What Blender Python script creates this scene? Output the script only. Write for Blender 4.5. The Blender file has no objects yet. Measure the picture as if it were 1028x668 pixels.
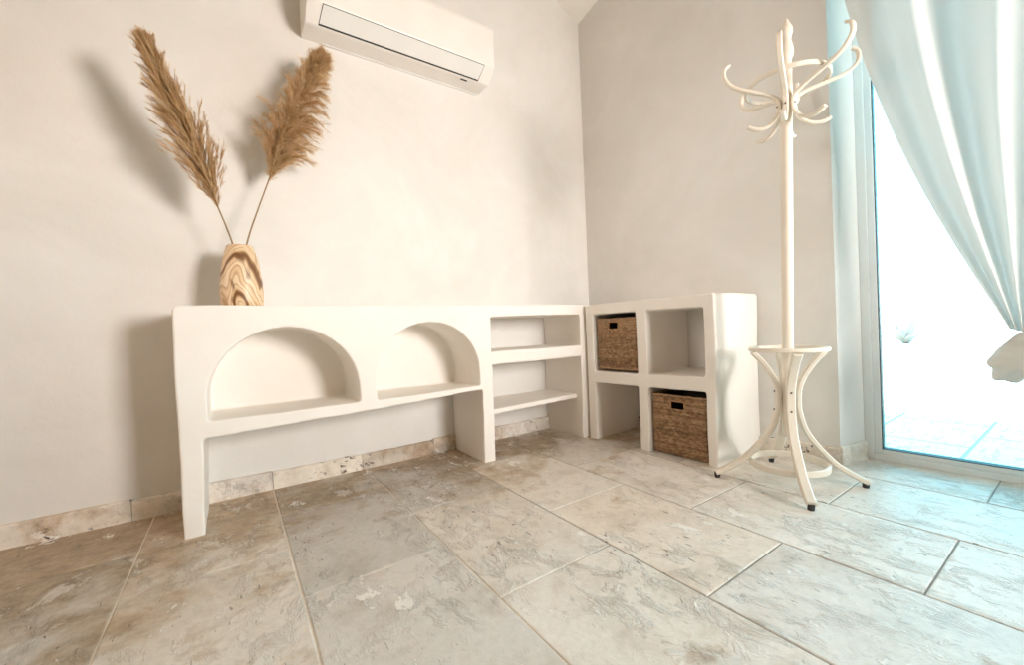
import bpy, bmesh, math, random
from mathutils import Vector, Matrix, noise

random.seed(7)
SC = bpy.context.scene
COL = SC.collection
PI = math.pi

# ------------------------------------------------------------------ helpers
def link(name, me, mat=None, parent=None, smooth=False):
    o = bpy.data.objects.new(name, me)
    COL.objects.link(o)
    if mat:
        me.materials.clear()
        me.materials.append(mat)
    if smooth:
        for p in me.polygons:
            p.use_smooth = True
    if parent:
        o.parent = parent
    return o

def bm_obj(name, bm, mat=None, parent=None, smooth=False, recalc=True):
    if recalc:
        bmesh.ops.recalc_face_normals(bm, faces=bm.faces)
    me = bpy.data.meshes.new(name)
    bm.to_mesh(me); bm.free()
    return link(name, me, mat, parent, smooth)

def thing(name, label, cat, loc=(0, 0, 0), group=None):
    o = bpy.data.objects.new(name, None)
    o.empty_display_size = 0.1
    COL.objects.link(o)
    o.location = loc
    o['label'] = label; o['category'] = cat
    if group: o['group'] = group
    return o

def tag(o, label, cat, group=None):
    o['label'] = label; o['category'] = cat
    if group: o['group'] = group
    return o

def struct(o):
    o['kind'] = 'structure'
    return o

def adopt(o, root):
    """parent a mesh given in world coordinates to an unrotated empty"""
    o.parent = root
    o.data.transform(Matrix.Translation(-root.location))
    return o

def bevel(o, w, seg=2, angle=0.6):
    m = o.modifiers.new('bevel', 'BEVEL'); m.width = w; m.segments = seg
    m.limit_method = 'ANGLE'; m.angle_limit = angle
    return o

def add_box(bm, x0, x1, y0, y1, z0, z1, f=None):
    vs = [(x, y, z) for x in (x0, x1) for y in (y0, y1) for z in (z0, z1)]
    v = [bm.verts.new(f(*p) if f else p) for p in vs]
    for q in ((0, 1, 3, 2), (4, 6, 7, 5), (0, 4, 5, 1), (2, 3, 7, 6), (0, 2, 6, 4), (1, 5, 7, 3)):
        bm.faces.new([v[i] for i in q])

def add_prism(bm, pts, z0, z1):
    a = [bm.verts.new((x, y, z0)) for x, y in pts]
    b = [bm.verts.new((x, y, z1)) for x, y in pts]
    bm.faces.new(a[::-1]); bm.faces.new(b)
    n = len(pts)
    for i in range(n):
        bm.faces.new((a[i], a[(i + 1) % n], b[(i + 1) % n], b[i]))

def catmull(pts, n=8):
    P = [Vector(p) for p in pts]
    P = [P[0] * 2 - P[1]] + P + [P[-1] * 2 - P[-2]]
    out = []
    for i in range(1, len(P) - 2):
        for k in range(n):
            t = k / n
            a, b, c, d = P[i - 1:i + 3]
            out.append(0.5 * ((2 * b) + (c - a) * t + (2 * a - 5 * b + 4 * c - d) * t * t + (3 * b - a - 3 * c + d) * t ** 3))
    out.append(P[-2])
    return out

def sweep(bm, path, w, h, side=None, rnd=0.25, taper=None):
    """rounded rectangular strip along a path; side = fixed width direction"""
    n = len(path); rings = []
    c = rnd * min(w, h)
    prof = [(-w/2 + c, -h/2), (w/2 - c, -h/2), (w/2, -h/2 + c), (w/2, h/2 - c),
            (w/2 - c, h/2), (-w/2 + c, h/2), (-w/2, h/2 - c), (-w/2, -h/2 + c)]
    for i, p in enumerate(path):
        t = (path[min(i + 1, n - 1)] - path[max(i - 1, 0)]).normalized()
        s = side if side is not None else Vector((0, 0, 1))
        s = (s - t * s.dot(t)).normalized()
        u = s.cross(t).normalized()
        k = taper(i / (n - 1)) if taper else 1.0
        rings.append([bm.verts.new(p + s * a * k + u * b * k) for a, b in prof])
    m = len(prof)
    for i in range(n - 1):
        for j in range(m):
            bm.faces.new((rings[i][j], rings[i][(j + 1) % m], rings[i + 1][(j + 1) % m], rings[i + 1][j]))
    bm.faces.new(rings[0][::-1]); bm.faces.new(rings[-1])

def tube(bm, path, rad, seg=10):
    n = len(path); rings = []
    ref = Vector((0.3, 0.9, 0.1))
    for i, p in enumerate(path):
        t = (path[min(i + 1, n - 1)] - path[max(i - 1, 0)]).normalized()
        a = t.cross(ref).normalized(); b = t.cross(a)
        r = rad(i / (n - 1)) if callable(rad) else rad
        rings.append([bm.verts.new(p + (a * math.cos(2 * PI * k / seg) + b * math.sin(2 * PI * k / seg)) * r) for k in range(seg)])
    for i in range(n - 1):
        for k in range(seg):
            bm.faces.new((rings[i][k], rings[i][(k + 1) % seg], rings[i + 1][(k + 1) % seg], rings[i + 1][k]))
    bm.faces.new(rings[0][::-1]); bm.faces.new(rings[-1])

def lathe(bm, prof, seg=40, center=(0, 0)):
    rings = []
    for r, z in prof:
        rings.append([bm.verts.new((center[0] + r * math.cos(2 * PI * k / seg), center[1] + r * math.sin(2 * PI * k / seg), z)) for k in range(seg)])
    for i in range(len(rings) - 1):
        for k in range(seg):
            bm.faces.new((rings[i][k], rings[i][(k + 1) % seg], rings[i + 1][(k + 1) % seg], rings[i + 1][k]))
    bm.faces.new(rings[0][::-1]); bm.faces.new(rings[-1])

def plate(outer, holes, t0, t1, xf, name):
    """flat outline with holes extruded from depth t0 to t1 -> mesh (world) through xf(u, depth, v)"""
    cu = bpy.data.curves.new(name + '_c', 'CURVE'); cu.dimensions = '2D'; cu.fill_mode = 'BOTH'
    for loop in [outer] + holes:
        s = cu.splines.new('POLY'); s.points.add(len(loop) - 1)
        for p, q in zip(s.points, loop): p.co = (q[0], q[1], 0, 1)
        s.use_cyclic_u = True
    cu.extrude = abs(t1 - t0) / 2
    o = bpy.data.objects.new(name + '_c', cu); COL.objects.link(o)
    dg = bpy.context.evaluated_depsgraph_get()
    me = bpy.data.meshes.new_from_object(o.evaluated_get(dg))
    bpy.data.objects.remove(o); bpy.data.curves.remove(cu)
    tm = (t0 + t1) / 2
    for v in me.vertices:
        v.co = xf(v.co.x, tm + v.co.z, v.co.y)
    return me

def plasterise(bm, name, mat, voxel=0.007, amp=0.004, smooth=4, seed=0.0):
    """closed solids -> one hand-trowelled body with soft edges"""
    me = bpy.data.meshes.new(name + '_raw')
    bmesh.ops.remove_doubles(bm, verts=bm.verts, dist=1e-5)
    bmesh.ops.recalc_face_normals(bm, faces=bm.faces)
    bm.to_mesh(me); bm.free()
    o = bpy.data.objects.new(name, me); COL.objects.link(o)
    m = o.modifiers.new('r', 'REMESH'); m.mode = 'VOXEL'; m.voxel_size = voxel; m.use_smooth_shade = True
    m = o.modifiers.new('s', 'SMOOTH'); m.factor = 0.5; m.iterations = smooth
    dg = bpy.context.evaluated_depsgraph_get()
    me2 = bpy.data.meshes.new_from_object(o.evaluated_get(dg))
    bpy.data.objects.remove(o)
    for v in me2.vertices:
        p = v.co
        d = noise.noise_vector(Vector((p.x * 4 + seed, p.y * 4, p.z * 4))) * amp
        d += noise.noise_vector(Vector((p.x * 14, p.y * 14 + seed, p.z * 14))) * amp * 0.25
        v.co = p + d
    me2.name = name
    return link(name, me2, mat, None, True)

# ------------------------------------------------------------------ materials
def mat_new(name):
    m = bpy.data.materials.new(name); m.use_nodes = True
    nt = m.node_tree
    b = nt.nodes['Principled BSDF']
    return m, nt, b

def N(nt, typ, **kw):
    n = nt.nodes.new(typ)
    for k, v in kw.items(): setattr(n, k, v)
    return n

def L(nt, a, b): nt.links.new(a, b)

def coords(nt, scale=(1, 1, 1), kind='Object'):
    tc = N(nt, 'ShaderNodeTexCoord'); mp = N(nt, 'ShaderNodeMapping')
    mp.inputs['Scale'].default_value = scale
    L(nt, tc.outputs[kind], mp.inputs['Vector'])
    return mp.outputs['Vector']

def noi(nt, vec, scale, detail=4, rough=0.5, dist=0.0):
    n = N(nt, 'ShaderNodeTexNoise')
    n.inputs['Scale'].default_value = scale; n.inputs['Detail'].default_value = detail
    n.inputs['Roughness'].default_value = rough; n.inputs['Distortion'].default_value = dist
    L(nt, vec, n.inputs['Vector'])
    return n.outputs['Fac']

def ramp(nt, fac, stops):
    r = N(nt, 'ShaderNodeValToRGB')
    el = r.color_ramp.elements
    while len(el) < len(stops): el.new(0.5)
    for e, (p, c) in zip(el, stops):
        e.position = p
        e.color = (c, c, c, 1) if isinstance(c, (int, float)) else (*c, 1)
    L(nt, fac, r.inputs['Fac'])
    return r.outputs['Color']

def mix(nt, fac, a, b, mode='MIX'):
    n = N(nt, 'ShaderNodeMix', data_type='RGBA', blend_type=mode)
    for s, v in ((n.inputs[0], fac), (n.inputs[6], a), (n.inputs[7], b)):
        if isinstance(v, (int, float)): s.default_value = v
        elif isinstance(v, tuple): s.default_value = (*v, 1)
        else: L(nt, v, s)
    return n.outputs[2]

def bump(nt, b, height, strength=0.3, dist=0.01, prev=None):
    n = N(nt, 'ShaderNodeBump')
    n.inputs['Strength'].default_value = strength; n.inputs['Distance'].default_value = dist
    L(nt, height, n.inputs['Height'])
    if prev is not None: L(nt, prev, n.inputs['Normal'])
    if b is not None: L(nt, n.outputs['Normal'], b.inputs['Normal'])
    return n.outputs['Normal']

def plaster(name, c0, c1, c2):
    m, nt, b = mat_new(name)
    v = coords(nt)
    big = noi(nt, v, 1.7, 5, 0.6, 0.6)
    mid = noi(nt, v, 7.0, 6, 0.62, 0.3)
    fine = noi(nt, v, 90.0, 3, 0.6)
    col = ramp(nt, big, [(0.3, c0), (0.55, c1), (0.75, c2)])
    col = mix(nt, ramp(nt, mid, [(0.35, 0.0), (0.75, 0.28)]), col, c0)
    L(nt, col, b.inputs['Base Color'])
    b.inputs['Roughness'].default_value = 0.85
    b.inputs['Specular IOR Level'].default_value = 0.25
    n1 = bump(nt, None, mid, 0.25, 0.012)
    bump(nt, b, fine, 0.12, 0.002, n1)
    return m

M = {}
M['wall'] = plaster('wall_plaster', (0.69, 0.67, 0.635), (0.76, 0.745, 0.72), (0.80, 0.79, 0.77))
M['far'] = plaster('warm_bounce_plaster', (0.64, 0.41, 0.26), (0.68, 0.45, 0.29), (0.72, 0.49, 0.32))  # unseen walls, coloured warm so their bounce browns the room's shade
M['unit'] = plaster('unit_plaster', (0.82, 0.775, 0.72), (0.85, 0.81, 0.76), (0.87, 0.835, 0.79))
M['ceiling'] = plaster('ceiling_plaster', (0.78, 0.77, 0.72), (0.82, 0.80, 0.75), (0.85, 0.83, 0.78))

def stone_mat(name, dark=1.0, shade_stain=0.085, holes=False):
    m, nt, b = mat_new(name)
    v = coords(nt)
    at = N(nt, 'ShaderNodeAttribute'); at.attribute_name = 'tone'
    d = lambda *c: tuple(x * dark for x in c)
    big = noi(nt, v, 1.5, 5, 0.6, 0.5)
    mid = noi(nt, v, 6.0, 9, 0.70, 0.25)
    base = ramp(nt, mid, [(0.30, d(0.64, 0.565, 0.475)), (0.50, d(0.82, 0.755, 0.675)), (0.70, d(0.88, 0.835, 0.77))])
    # brown iron stains with soft, broken edges
    # real stains, thickened towards the back wall to paint in the shade there
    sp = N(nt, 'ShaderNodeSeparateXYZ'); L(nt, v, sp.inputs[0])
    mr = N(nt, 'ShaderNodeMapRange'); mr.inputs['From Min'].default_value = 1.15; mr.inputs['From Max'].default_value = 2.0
    mr.inputs['To Min'].default_value = -0.06; mr.inputs['To Max'].default_value = shade_stain
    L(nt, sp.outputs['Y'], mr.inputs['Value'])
    ml = N(nt, 'ShaderNodeMapRange'); ml.inputs['From Min'].default_value = 0.45; ml.inputs['From Max'].default_value = -0.6; ml.inputs['To Max'].default_value = max(0.0, shade_stain) * 0.9  # browner to the left too, partly the weaker light painted in
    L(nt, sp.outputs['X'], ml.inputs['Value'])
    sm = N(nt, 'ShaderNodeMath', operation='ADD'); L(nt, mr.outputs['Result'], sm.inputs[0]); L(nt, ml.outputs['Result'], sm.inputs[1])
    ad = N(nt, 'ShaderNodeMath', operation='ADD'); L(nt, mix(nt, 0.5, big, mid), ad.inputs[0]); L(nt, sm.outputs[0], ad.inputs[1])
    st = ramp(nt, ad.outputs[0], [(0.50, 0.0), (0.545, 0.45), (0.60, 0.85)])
    stc = ramp(nt, noi(nt, v, 16.0, 8, 0.72), [(0.32, d(0.28, 0.175, 0.09)), (0.55, d(0.50, 0.355, 0.215)), (0.72, d(0.66, 0.52, 0.37))])
    base = mix(nt, st, base, stc)
    base = mix(nt, 0.22, base, ramp(nt, noi(nt, v, 48.0, 6, 0.7), [(0.35, (0.55, 0.55, 0.55)), (0.65, (1.0, 1.0, 1.0))]), 'MULTIPLY')
    base = mix(nt, 1.0, base, at.outputs['Color'], 'MULTIPLY')
    # flaked, pale patches: only in some areas of the floor
    area = ramp(nt, noi(nt, v, 2.3, 3, 0.5), [(0.43, 0.0), (0.55, 1.0)])
    v2 = coords(nt, (1.0, 0.6, 1.0))
    ch = noi(nt, v2, 13.0, 7, 0.72, 0.5)
    chip = mix(nt, 1.0, ramp(nt, ch, [(0.57, 0.0), (0.60, 1.0)]), area, 'MULTIPLY')
    flake = ramp(nt, noi(nt, v2, 5.0, 8, 0.75, 0.3), [(0.60, 0.0), (0.612, 1.0)])
    base = mix(nt, mix(nt, 1.0, chip, (0.55, 0.55, 0.55), 'MULTIPLY'), base, (0.90, 0.85, 0.78))
    base = mix(nt, mix(nt, 1.0, flake, (0.85, 0.85, 0.85), 'MULTIPLY'), base, (0.92, 0.88, 0.82))
    # long travertine pits running with the slab
    v3 = coords(nt, (75.0, 24.0, 40.0))
    pit = noi(nt, v3, 1.0, 3, 0.55, 0.4)
    area2 = ramp(nt, noi(nt, v, 1.9, 3, 0.5), [(0.40, 0.0), (0.58, 1.0)])
    pitm = mix(nt, 1.0, ramp(nt, pit, [(0.66, 0.0), (0.70, 1.0)]), area2, 'MULTIPLY')
    base = mix(nt, pitm, base, d(0.22, 0.18, 0.14))
    if holes:
        hm = mix(nt, 1.0, ramp(nt, noi(nt, coords(nt, (1, 1, 1.6)), 26.0, 6, 0.7), [(0.57, 0.0), (0.60, 1.0)]), ramp(nt, noi(nt, v, 4.2, 2, 0.5), [(0.50, 0.0), (0.56, 1.0)]), 'MULTIPLY')
        base = mix(nt, hm, base, (0.07, 0.045, 0.03))
    L(nt, base, b.inputs['Base Color'])
    L(nt, ramp(nt, mid, [(0.3, 0.40), (0.7, 0.62)]), b.inputs['Roughness'])
    b.inputs['Specular IOR Level'].default_value = 0.45
    inv = N(nt, 'ShaderNodeInvert'); L(nt, pitm, inv.inputs['Color'])
    n0 = bump(nt, None, mid, 0.35, 0.010)
    relief = mix(nt, 1.0, ramp(nt, ch, [(0.50, 0.0), (0.66, 1.0)]), area, 'MULTIPLY')
    n1 = bump(nt, None, relief, 0.7, 0.010, n0)
    n1 = bump(nt, None, flake, 0.6, 0.006, n1)
    n2 = bump(nt, None, inv.outputs['Color'], 0.7, 0.005, n1)
    bump(nt, b, noi(nt, v, 45, 6, 0.65), 0.3, 0.004, n2)
    return m
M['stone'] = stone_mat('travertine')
M['plinth'] = stone_mat('travertine_plinth', 1.05, -0.02, True)

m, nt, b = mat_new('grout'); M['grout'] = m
v = coords(nt)
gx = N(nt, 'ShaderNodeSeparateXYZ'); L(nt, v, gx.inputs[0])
gm = N(nt, 'ShaderNodeMapRange'); gm.inputs['From Min'].default_value = 0.3; gm.inputs['From Max'].default_value = 1.3; gm.inputs['To Max'].default_value = 0.75  # grout greys to the right: the darker look of joints there is painted shade
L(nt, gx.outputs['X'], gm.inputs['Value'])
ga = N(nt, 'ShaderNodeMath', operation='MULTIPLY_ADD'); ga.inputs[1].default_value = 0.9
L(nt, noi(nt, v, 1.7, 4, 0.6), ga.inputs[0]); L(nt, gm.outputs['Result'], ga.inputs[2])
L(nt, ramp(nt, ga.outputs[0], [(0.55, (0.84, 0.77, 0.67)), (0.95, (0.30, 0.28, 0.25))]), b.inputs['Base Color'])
b.inputs['Roughness'].default_value = 0.9
bump(nt, b, noi(nt, v, 120, 3), 0.4, 0.003)

m, nt, b = mat_new('terrace_paving'); M['terrace'] = m
v = coords(nt)
br = N(nt, 'ShaderNodeTexBrick'); br.inputs['Scale'].default_value = 1.0
br.inputs['Brick Width'].default_value = 0.61; br.inputs['Row Height'].default_value = 0.406
br.inputs['Mortar Size'].default_value = 0.008; br.inputs['Mortar Smooth'].default_value = 0.3
br.inputs['Color1'].default_value = (0.72, 0.64, 0.56, 1); br.inputs['Color2'].default_value = (0.76, 0.68, 0.60, 1)
br.inputs['Mortar'].default_value = (0.30, 0.26, 0.23, 1)
L(nt, v, br.inputs['Vector'])
L(nt, mix(nt, ramp(nt, noi(nt, coords(nt, (8, 30, 8)), 1.2, 6, 0.7), [(0.52, 0.0), (0.66, 0.8)]), br.outputs['Color'], (0.38, 0.33, 0.29)), b.inputs['Base Color'])
b.inputs['Roughness'].default_value = 0.9

def plain(name, c, rough=0.5, spec=0.4, metal=0.0, bumps=None):
    m, nt, b = mat_new(name)
    v = coords(nt)
    f = noi(nt, v, 6.0, 4, 0.6)
    L(nt, ramp(nt, f, [(0.3, tuple(x * 0.94 for x in c)), (0.7, c)]), b.inputs['Base Color'])
    b.inputs['Roughness'].default_value = rough; b.inputs['Specular IOR Level'].default_value = spec
    b.inputs['Metallic'].default_value = metal
    if bumps: bump(nt, b, noi(nt, v, bumps[0], 4), bumps[1], 0.002)
    return m
M['ac'] = plain('white_plastic', (0.86, 0.83, 0.79), 0.32, 0.5)
M['flap'] = plain('pale_grey_plastic', (0.78, 0.78, 0.76), 0.35, 0.5)
M['black'] = plain('black_gap', (0.025, 0.028, 0.03), 0.6)
M['rubber'] = plain('black_rubber', (0.03, 0.03, 0.03), 0.7)
M['frame'] = plain('door_frame_aluminium', (0.74, 0.77, 0.77), 0.4, 0.5)
M['rack'] = plain('cream_painted_wood', (0.80, 0.73, 0.63), 0.45, 0.5, bumps=(40, 0.15))
M['screw'] = plain('dark_screw', (0.10, 0.08, 0.06), 0.4, 0.5, 0.7)

m, nt, b = mat_new('olive_wood'); M['olive'] = m
v = coords(nt, (1.0, 1.0, 0.5))
w = N(nt, 'ShaderNodeTexWave'); w.wave_type = 'RINGS'; w.rings_direction = 'Y'
w.inputs['Scale'].default_value = 6.0; w.inputs['Distortion'].default_value = 7.5
w.inputs['Detail'].default_value = 2.0; w.inputs['Detail Scale'].default_value = 1.3; w.inputs['Phase Offset'].default_value = 2.0
L(nt, v, w.inputs['Vector'])
c1 = ramp(nt, w.outputs['Fac'], [(0.0, (0.16, 0.07, 0.025)), (0.07, (0.36, 0.20, 0.09)), (0.16, (0.68, 0.49, 0.29)), (0.40, (0.76, 0.58, 0.38)), (0.47, (0.42, 0.25, 0.12)), (0.54, (0.75, 0.57, 0.37)), (0.82, (0.80, 0.64, 0.45)), (0.90, (0.50, 0.31, 0.16)), (1.0, (0.72, 0.53, 0.33))])
hw = ramp(nt, noi(nt, coords(nt, (1, 1, 0.6)), 11.0, 2, 0.5, 1.2), [(0.56, 0.0), (0.63, 0.85)])
L(nt, mix(nt, hw, c1, (0.17, 0.075, 0.028)), b.inputs['Base Color'])
b.inputs['Roughness'].default_value = 0.42

def fibre(name, dark, lite, tr=0.25):
    m, nt, b = mat_new(name)
    at = N(nt, 'ShaderNodeAttribute'); at.attribute_name = 'tone'
    L(nt, ramp(nt, at.outputs['Fac'], [(0.0, dark), (1.0, lite)]), b.inputs['Base Color'])
    b.inputs['Roughness'].default_value = 0.7; b.inputs['Specular IOR Level'].default_value = 0.2
    t = N(nt, 'ShaderNodeBsdfTranslucent'); L(nt, ramp(nt, at.outputs['Fac'], [(0.0, dark), (1.0, lite)]), t.inputs['Color'])
    mx = N(nt, 'ShaderNodeMixShader'); mx.inputs[0].default_value = tr
    L(nt, b.outputs[0], mx.inputs[1]); L(nt, t.outputs[0], mx.inputs[2])
    L(nt, mx.outputs[0], nt.nodes['Material Output'].inputs['Surface'])
    return m
M['plume'] = fibre('pampas_fibre', (0.60, 0.34, 0.12), (0.96, 0.77, 0.48), 0.34)
M['stem'] = plain('dry_stem', (0.30, 0.20, 0.11), 0.6)

m, nt, b = mat_new('water_hyacinth'); M['basket'] = m
at = N(nt, 'ShaderNodeAttribute'); at.attribute_name = 'tone'
f = noi(nt, coords(nt, (1, 1, 3)), 45, 5, 0.65)
c1 = ramp(nt, f, [(0.25, (0.14, 0.075, 0.035)), (0.5, (0.34, 0.205, 0.11)), (0.75, (0.55, 0.38, 0.23))])
L(nt, mix(nt, 1.0, c1, at.outputs['Color'], 'MULTIPLY'), b.inputs['Base Color'])
b.inputs['Roughness'].default_value = 0.75
bump(nt, b, noi(nt, coords(nt, (1, 1, 4)), 130, 4, 0.6), 0.5, 0.003)
M['basket_in'] = plain('basket_inner_shade', (0.06, 0.045, 0.03), 0.9)  # near-black colour stands in for the shade inside the baskets

m, nt, b = mat_new('sheer_linen'); M['curtain'] = m
b.inputs['Base Color'].default_value = (0.80, 0.78, 0.74, 1); b.inputs['Roughness'].default_value = 0.85
b.inputs['Specular IOR Level'].default_value = 0.15
v = coords(nt, (1, 1, 1))
bump(nt, b, noi(nt, coords(nt, (30, 30, 260)), 1.0, 4, 0.6), 0.15, 0.003)
t = N(nt, 'ShaderNodeBsdfTranslucent'); t.inputs['Color'].default_value = (0.50, 0.51, 0.50, 1)
x = N(nt, 'ShaderNodeBsdfTransparent')
m1 = N(nt, 'ShaderNodeMixShader'); m1.inputs[0].default_value = 0.16
L(nt, b.outputs[0], m1.inputs[1]); L(nt, t.outputs[0], m1.inputs[2])
m2 = N(nt, 'ShaderNodeMixShader'); m2.inputs[0].default_value = 0.015
L(nt, m1.outputs[0], m2.inputs[1]); L(nt, x.outputs[0], m2.inputs[2])
L(nt, m2.outputs[0], nt.nodes['Material Output'].inputs['Surface'])

m = bpy.data.materials.new('window_glass'); m.use_nodes = True; M['glass'] = m
nt = m.node_tree; nt.nodes.remove(nt.nodes['Principled BSDF'])
tr = N(nt, 'ShaderNodeBsdfTransparent'); tr.inputs['Color'].default_value = (0.96, 0.985, 0.98, 1)
gl = N(nt, 'ShaderNodeBsdfGlossy'); gl.inputs['Roughness'].default_value = 0.02
fr = N(nt, 'ShaderNodeFresnel'); fr.inputs['IOR'].default_value = 1.45
mx = N(nt, 'ShaderNodeMixShader')
L(nt, fr.outputs[0], mx.inputs[0]); L(nt, tr.outputs[0], mx.inputs[1]); L(nt, gl.outputs[0], mx.inputs[2])
L(nt, mx.outputs[0], nt.nodes['Material Output'].inputs['Surface'])

M['agave'] = plain('pale_grey_leaf', (0.36, 0.38, 0.37), 0.6)

# ------------------------------------------------------------------ room frame
YW = 2.15                                    # back wall plane
ANG = math.radians(3.6)                      # right wall is slightly out of square
O2 = Vector((2.16, YW)); T2 = Vector((math.sin(ANG), -math.cos(ANG))); E2 = Vector((math.cos(ANG), math.sin(ANG)))
def W(s, d, z=0.0):
    """right-wall frame: s along the wall from the corner, d outward"""
    p = O2 + T2 * s + E2 * d
    return Vector((p.x, p.y, z))
XL, YF = -2.4, -1.75
S0, S1, SF0 = 1.453, 3.70, 1.50              # door opening, door frame start
HD = 2.34                                    # door head
ZC, GX, GY, ZT = 2.86, 0.40, 0.30, 3.3
WH = 3.42

# back wall
bm = bmesh.new(); add_box(bm, XL - 0.2, 2.6, YW, YW + 0.2, -0.1, WH)
struct(bm_obj('wall_back', bm, M['wall']))
# right wall with the splayed door opening
bm = bmesh.new()
def pl(*sd): return [tuple(W(s, d)[:2]) for s, d in sd]
add_prism(bm, pl((0, 0), (S0, 0), (SF0, 0.186), (SF0, 0.32), (0, 0.32)), -0.1, WH)
add_prism(bm, pl((S0, 0), (S1 + 0.05, 0), (S1, 0.186), (S1, 0.32), (SF0, 0.32), (SF0, 0.186)), HD, WH)
add_prism(bm, pl((S1 + 0.05, 0), (4.1, 0), (4.1, 0.32), (S1, 0.32), (S1, 0.186)), -0.1, WH)
struct(bm_obj('wall_right', bm, M['wall']))
LY0, LY1, LZ0, LZ1 = 1.05, 1.98, 0.95, 2.15  # opening added in the unseen left wall for the fill light
bm = bmesh.new()
add_box(bm, XL - 0.2, XL, YF - 0.2, LY0, -0.1, WH); add_box(bm, XL - 0.2, XL, LY1, YW, -0.1, WH)
add_box(bm, XL - 0.2, XL, LY0, LY1, -0.1, LZ0); add_box(bm, XL - 0.2, XL, LY0, LY1, LZ1, WH)
struct(bm_obj('wall_left', bm, M['far']))
# wall behind the camera, with a window opening that lights the shelves
bm = bmesh.new()
WX0, WX1, WZ0, WZ1 = 1.45, 2.36, 0.75, 1.75
add_box(bm, XL, WX0, YF - 0.2, YF, -0.1, WH); add_box(bm, WX1, 2.52, YF - 0.2, YF, -0.1, WH)
add_box(bm, WX0, WX1, YF - 0.2, YF, -0.1, WZ0); add_box(bm, WX0, WX1, YF - 0.2, YF, WZ1, WH)
struct(bm_obj('wall_front', bm, M['far']))
# ceiling: rises steeply out of the corner, then runs flat
bm = bmesh.new()
nx, ny = 40, 40; g = {}
for i in range(nx + 1):
    for j in range(ny + 1):
        x = XL - 0.1 + (2.6 - XL + 0.1) * i / nx; y = YF - 0.1 + (YW + 0.1 - YF + 0.1) * j / ny
        z = ZC + GX * (2.16 - x) + GY * (YW - y)
        g[i, j] = bm.verts.new((x, y, min(z, ZT)))
for i in range(nx):
    for j in range(ny):
        bm.faces.new((g[i, j], g[i, j + 1], g[i + 1, j + 1], g[i + 1, j]))
ret = bmesh.ops.extrude_face_region(bm, geom=list(bm.faces))
for v_ in [q for q in ret['geom'] if isinstance(q, bmesh.types.BMVert)]: v_.co.z += 0.35
struct(bm_obj('ceiling', bm, M['ceiling']))

# ------------------------------------------------------------------ floor of running-bond slabs
TW, TL = 0.4058, 0.6075
X0 = -0.28
cols = list(range(-6, 8))
joint = {0: 1.79, 1: 1.498, 2: 1.806, 3: 1.490, 4: 1.785, 5: 1.478, 6: 1.80, 7: 1.47}
bm = bmesh.new()
lay = bm.loops.layers.color.new('tone')
def slab(x0, x1, y0, y1):
    gap = 0.0012
    x0 += gap; x1 -= gap; y0 += gap; y1 -= gap
    pts = []
    for (ax, ay), (bx, by) in (((x0, y0), (x1, y0)), ((x1, y0), (x1, y1)), ((x1, y1), (x0, y1)), ((x0, y1), (x0, y0))):
        n = max(2, int(math.hypot(bx - ax, by - ay) / 0.03))
        for k in range(n):
            pts.append(Vector((ax + (bx - ax) * k / n, ay + (by - ay) * k / n)))
    cx, cy = (x0 + x1) / 2, (y0 + y1) / 2
    hx, hy = (x1 - x0) / 2, (y1 - y0) / 2
    tone = random.uniform(0.90, 1.06); warm = random.uniform(-0.012, 0.015)
    colr = (tone + warm, tone, tone - warm, 1)
    rings = []
    for ins, z in ((0.0, -0.008), (0.0010, -0.0013), (0.004, 0.0)):
        r = []
        for p in pts:
            w_ = noise.noise(Vector((p.x * 23, p.y * 23, 3.1))) * 0.0014
            q = Vector((cx + (p.x - cx) * (hx - ins - abs(w_)) / hx, cy + (p.y - cy) * (hy - ins - abs(w_)) / hy))
            zz = z + (noise.noise(Vector((p.x * 9, p.y * 9, 8.0))) * 0.0012 if z < 0 else 0)
            r.append(bm.verts.new((q.x, q.y, zz)))
        rings.append(r)
    fs = []
    n = len(pts)
    for a, c in zip(rings, rings[1:]):
        for k in range(n):
            fs.append(bm.faces.new((a[k], a[(k + 1) % n], c[(k + 1) % n], c[k])))
    fs.append(bm.faces.new(rings[-1]))
    for f in fs:
        for l in f.loops: l[lay] = colr
for c in cols:
    x0 = X0 + TW * (c - 1); x1 = x0 + TW
    if c >= 7: x1 = min(x1, 2.62)
    j = joint.get(c, 1.79 if c % 2 == 0 else 1.49)
    ys = [j + TL * k for k in range(-8, 3)]
    for a, c2 in zip(ys, ys[1:]):
        a2, b2 = max(a, YF), min(c2, YW + 0.02)
        if b2 - a2 > 0.05: slab(x0, x1, a2, b2)
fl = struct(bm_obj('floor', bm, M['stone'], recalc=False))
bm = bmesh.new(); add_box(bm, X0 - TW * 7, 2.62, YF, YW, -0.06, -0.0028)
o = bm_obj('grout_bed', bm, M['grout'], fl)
# terrace outside
bm = bmesh.new(); add_box(bm, 2.62, 30, -25, 25, -0.10, -0.02)
struct(bm_obj('terrace', bm, M['terrace']))

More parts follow.
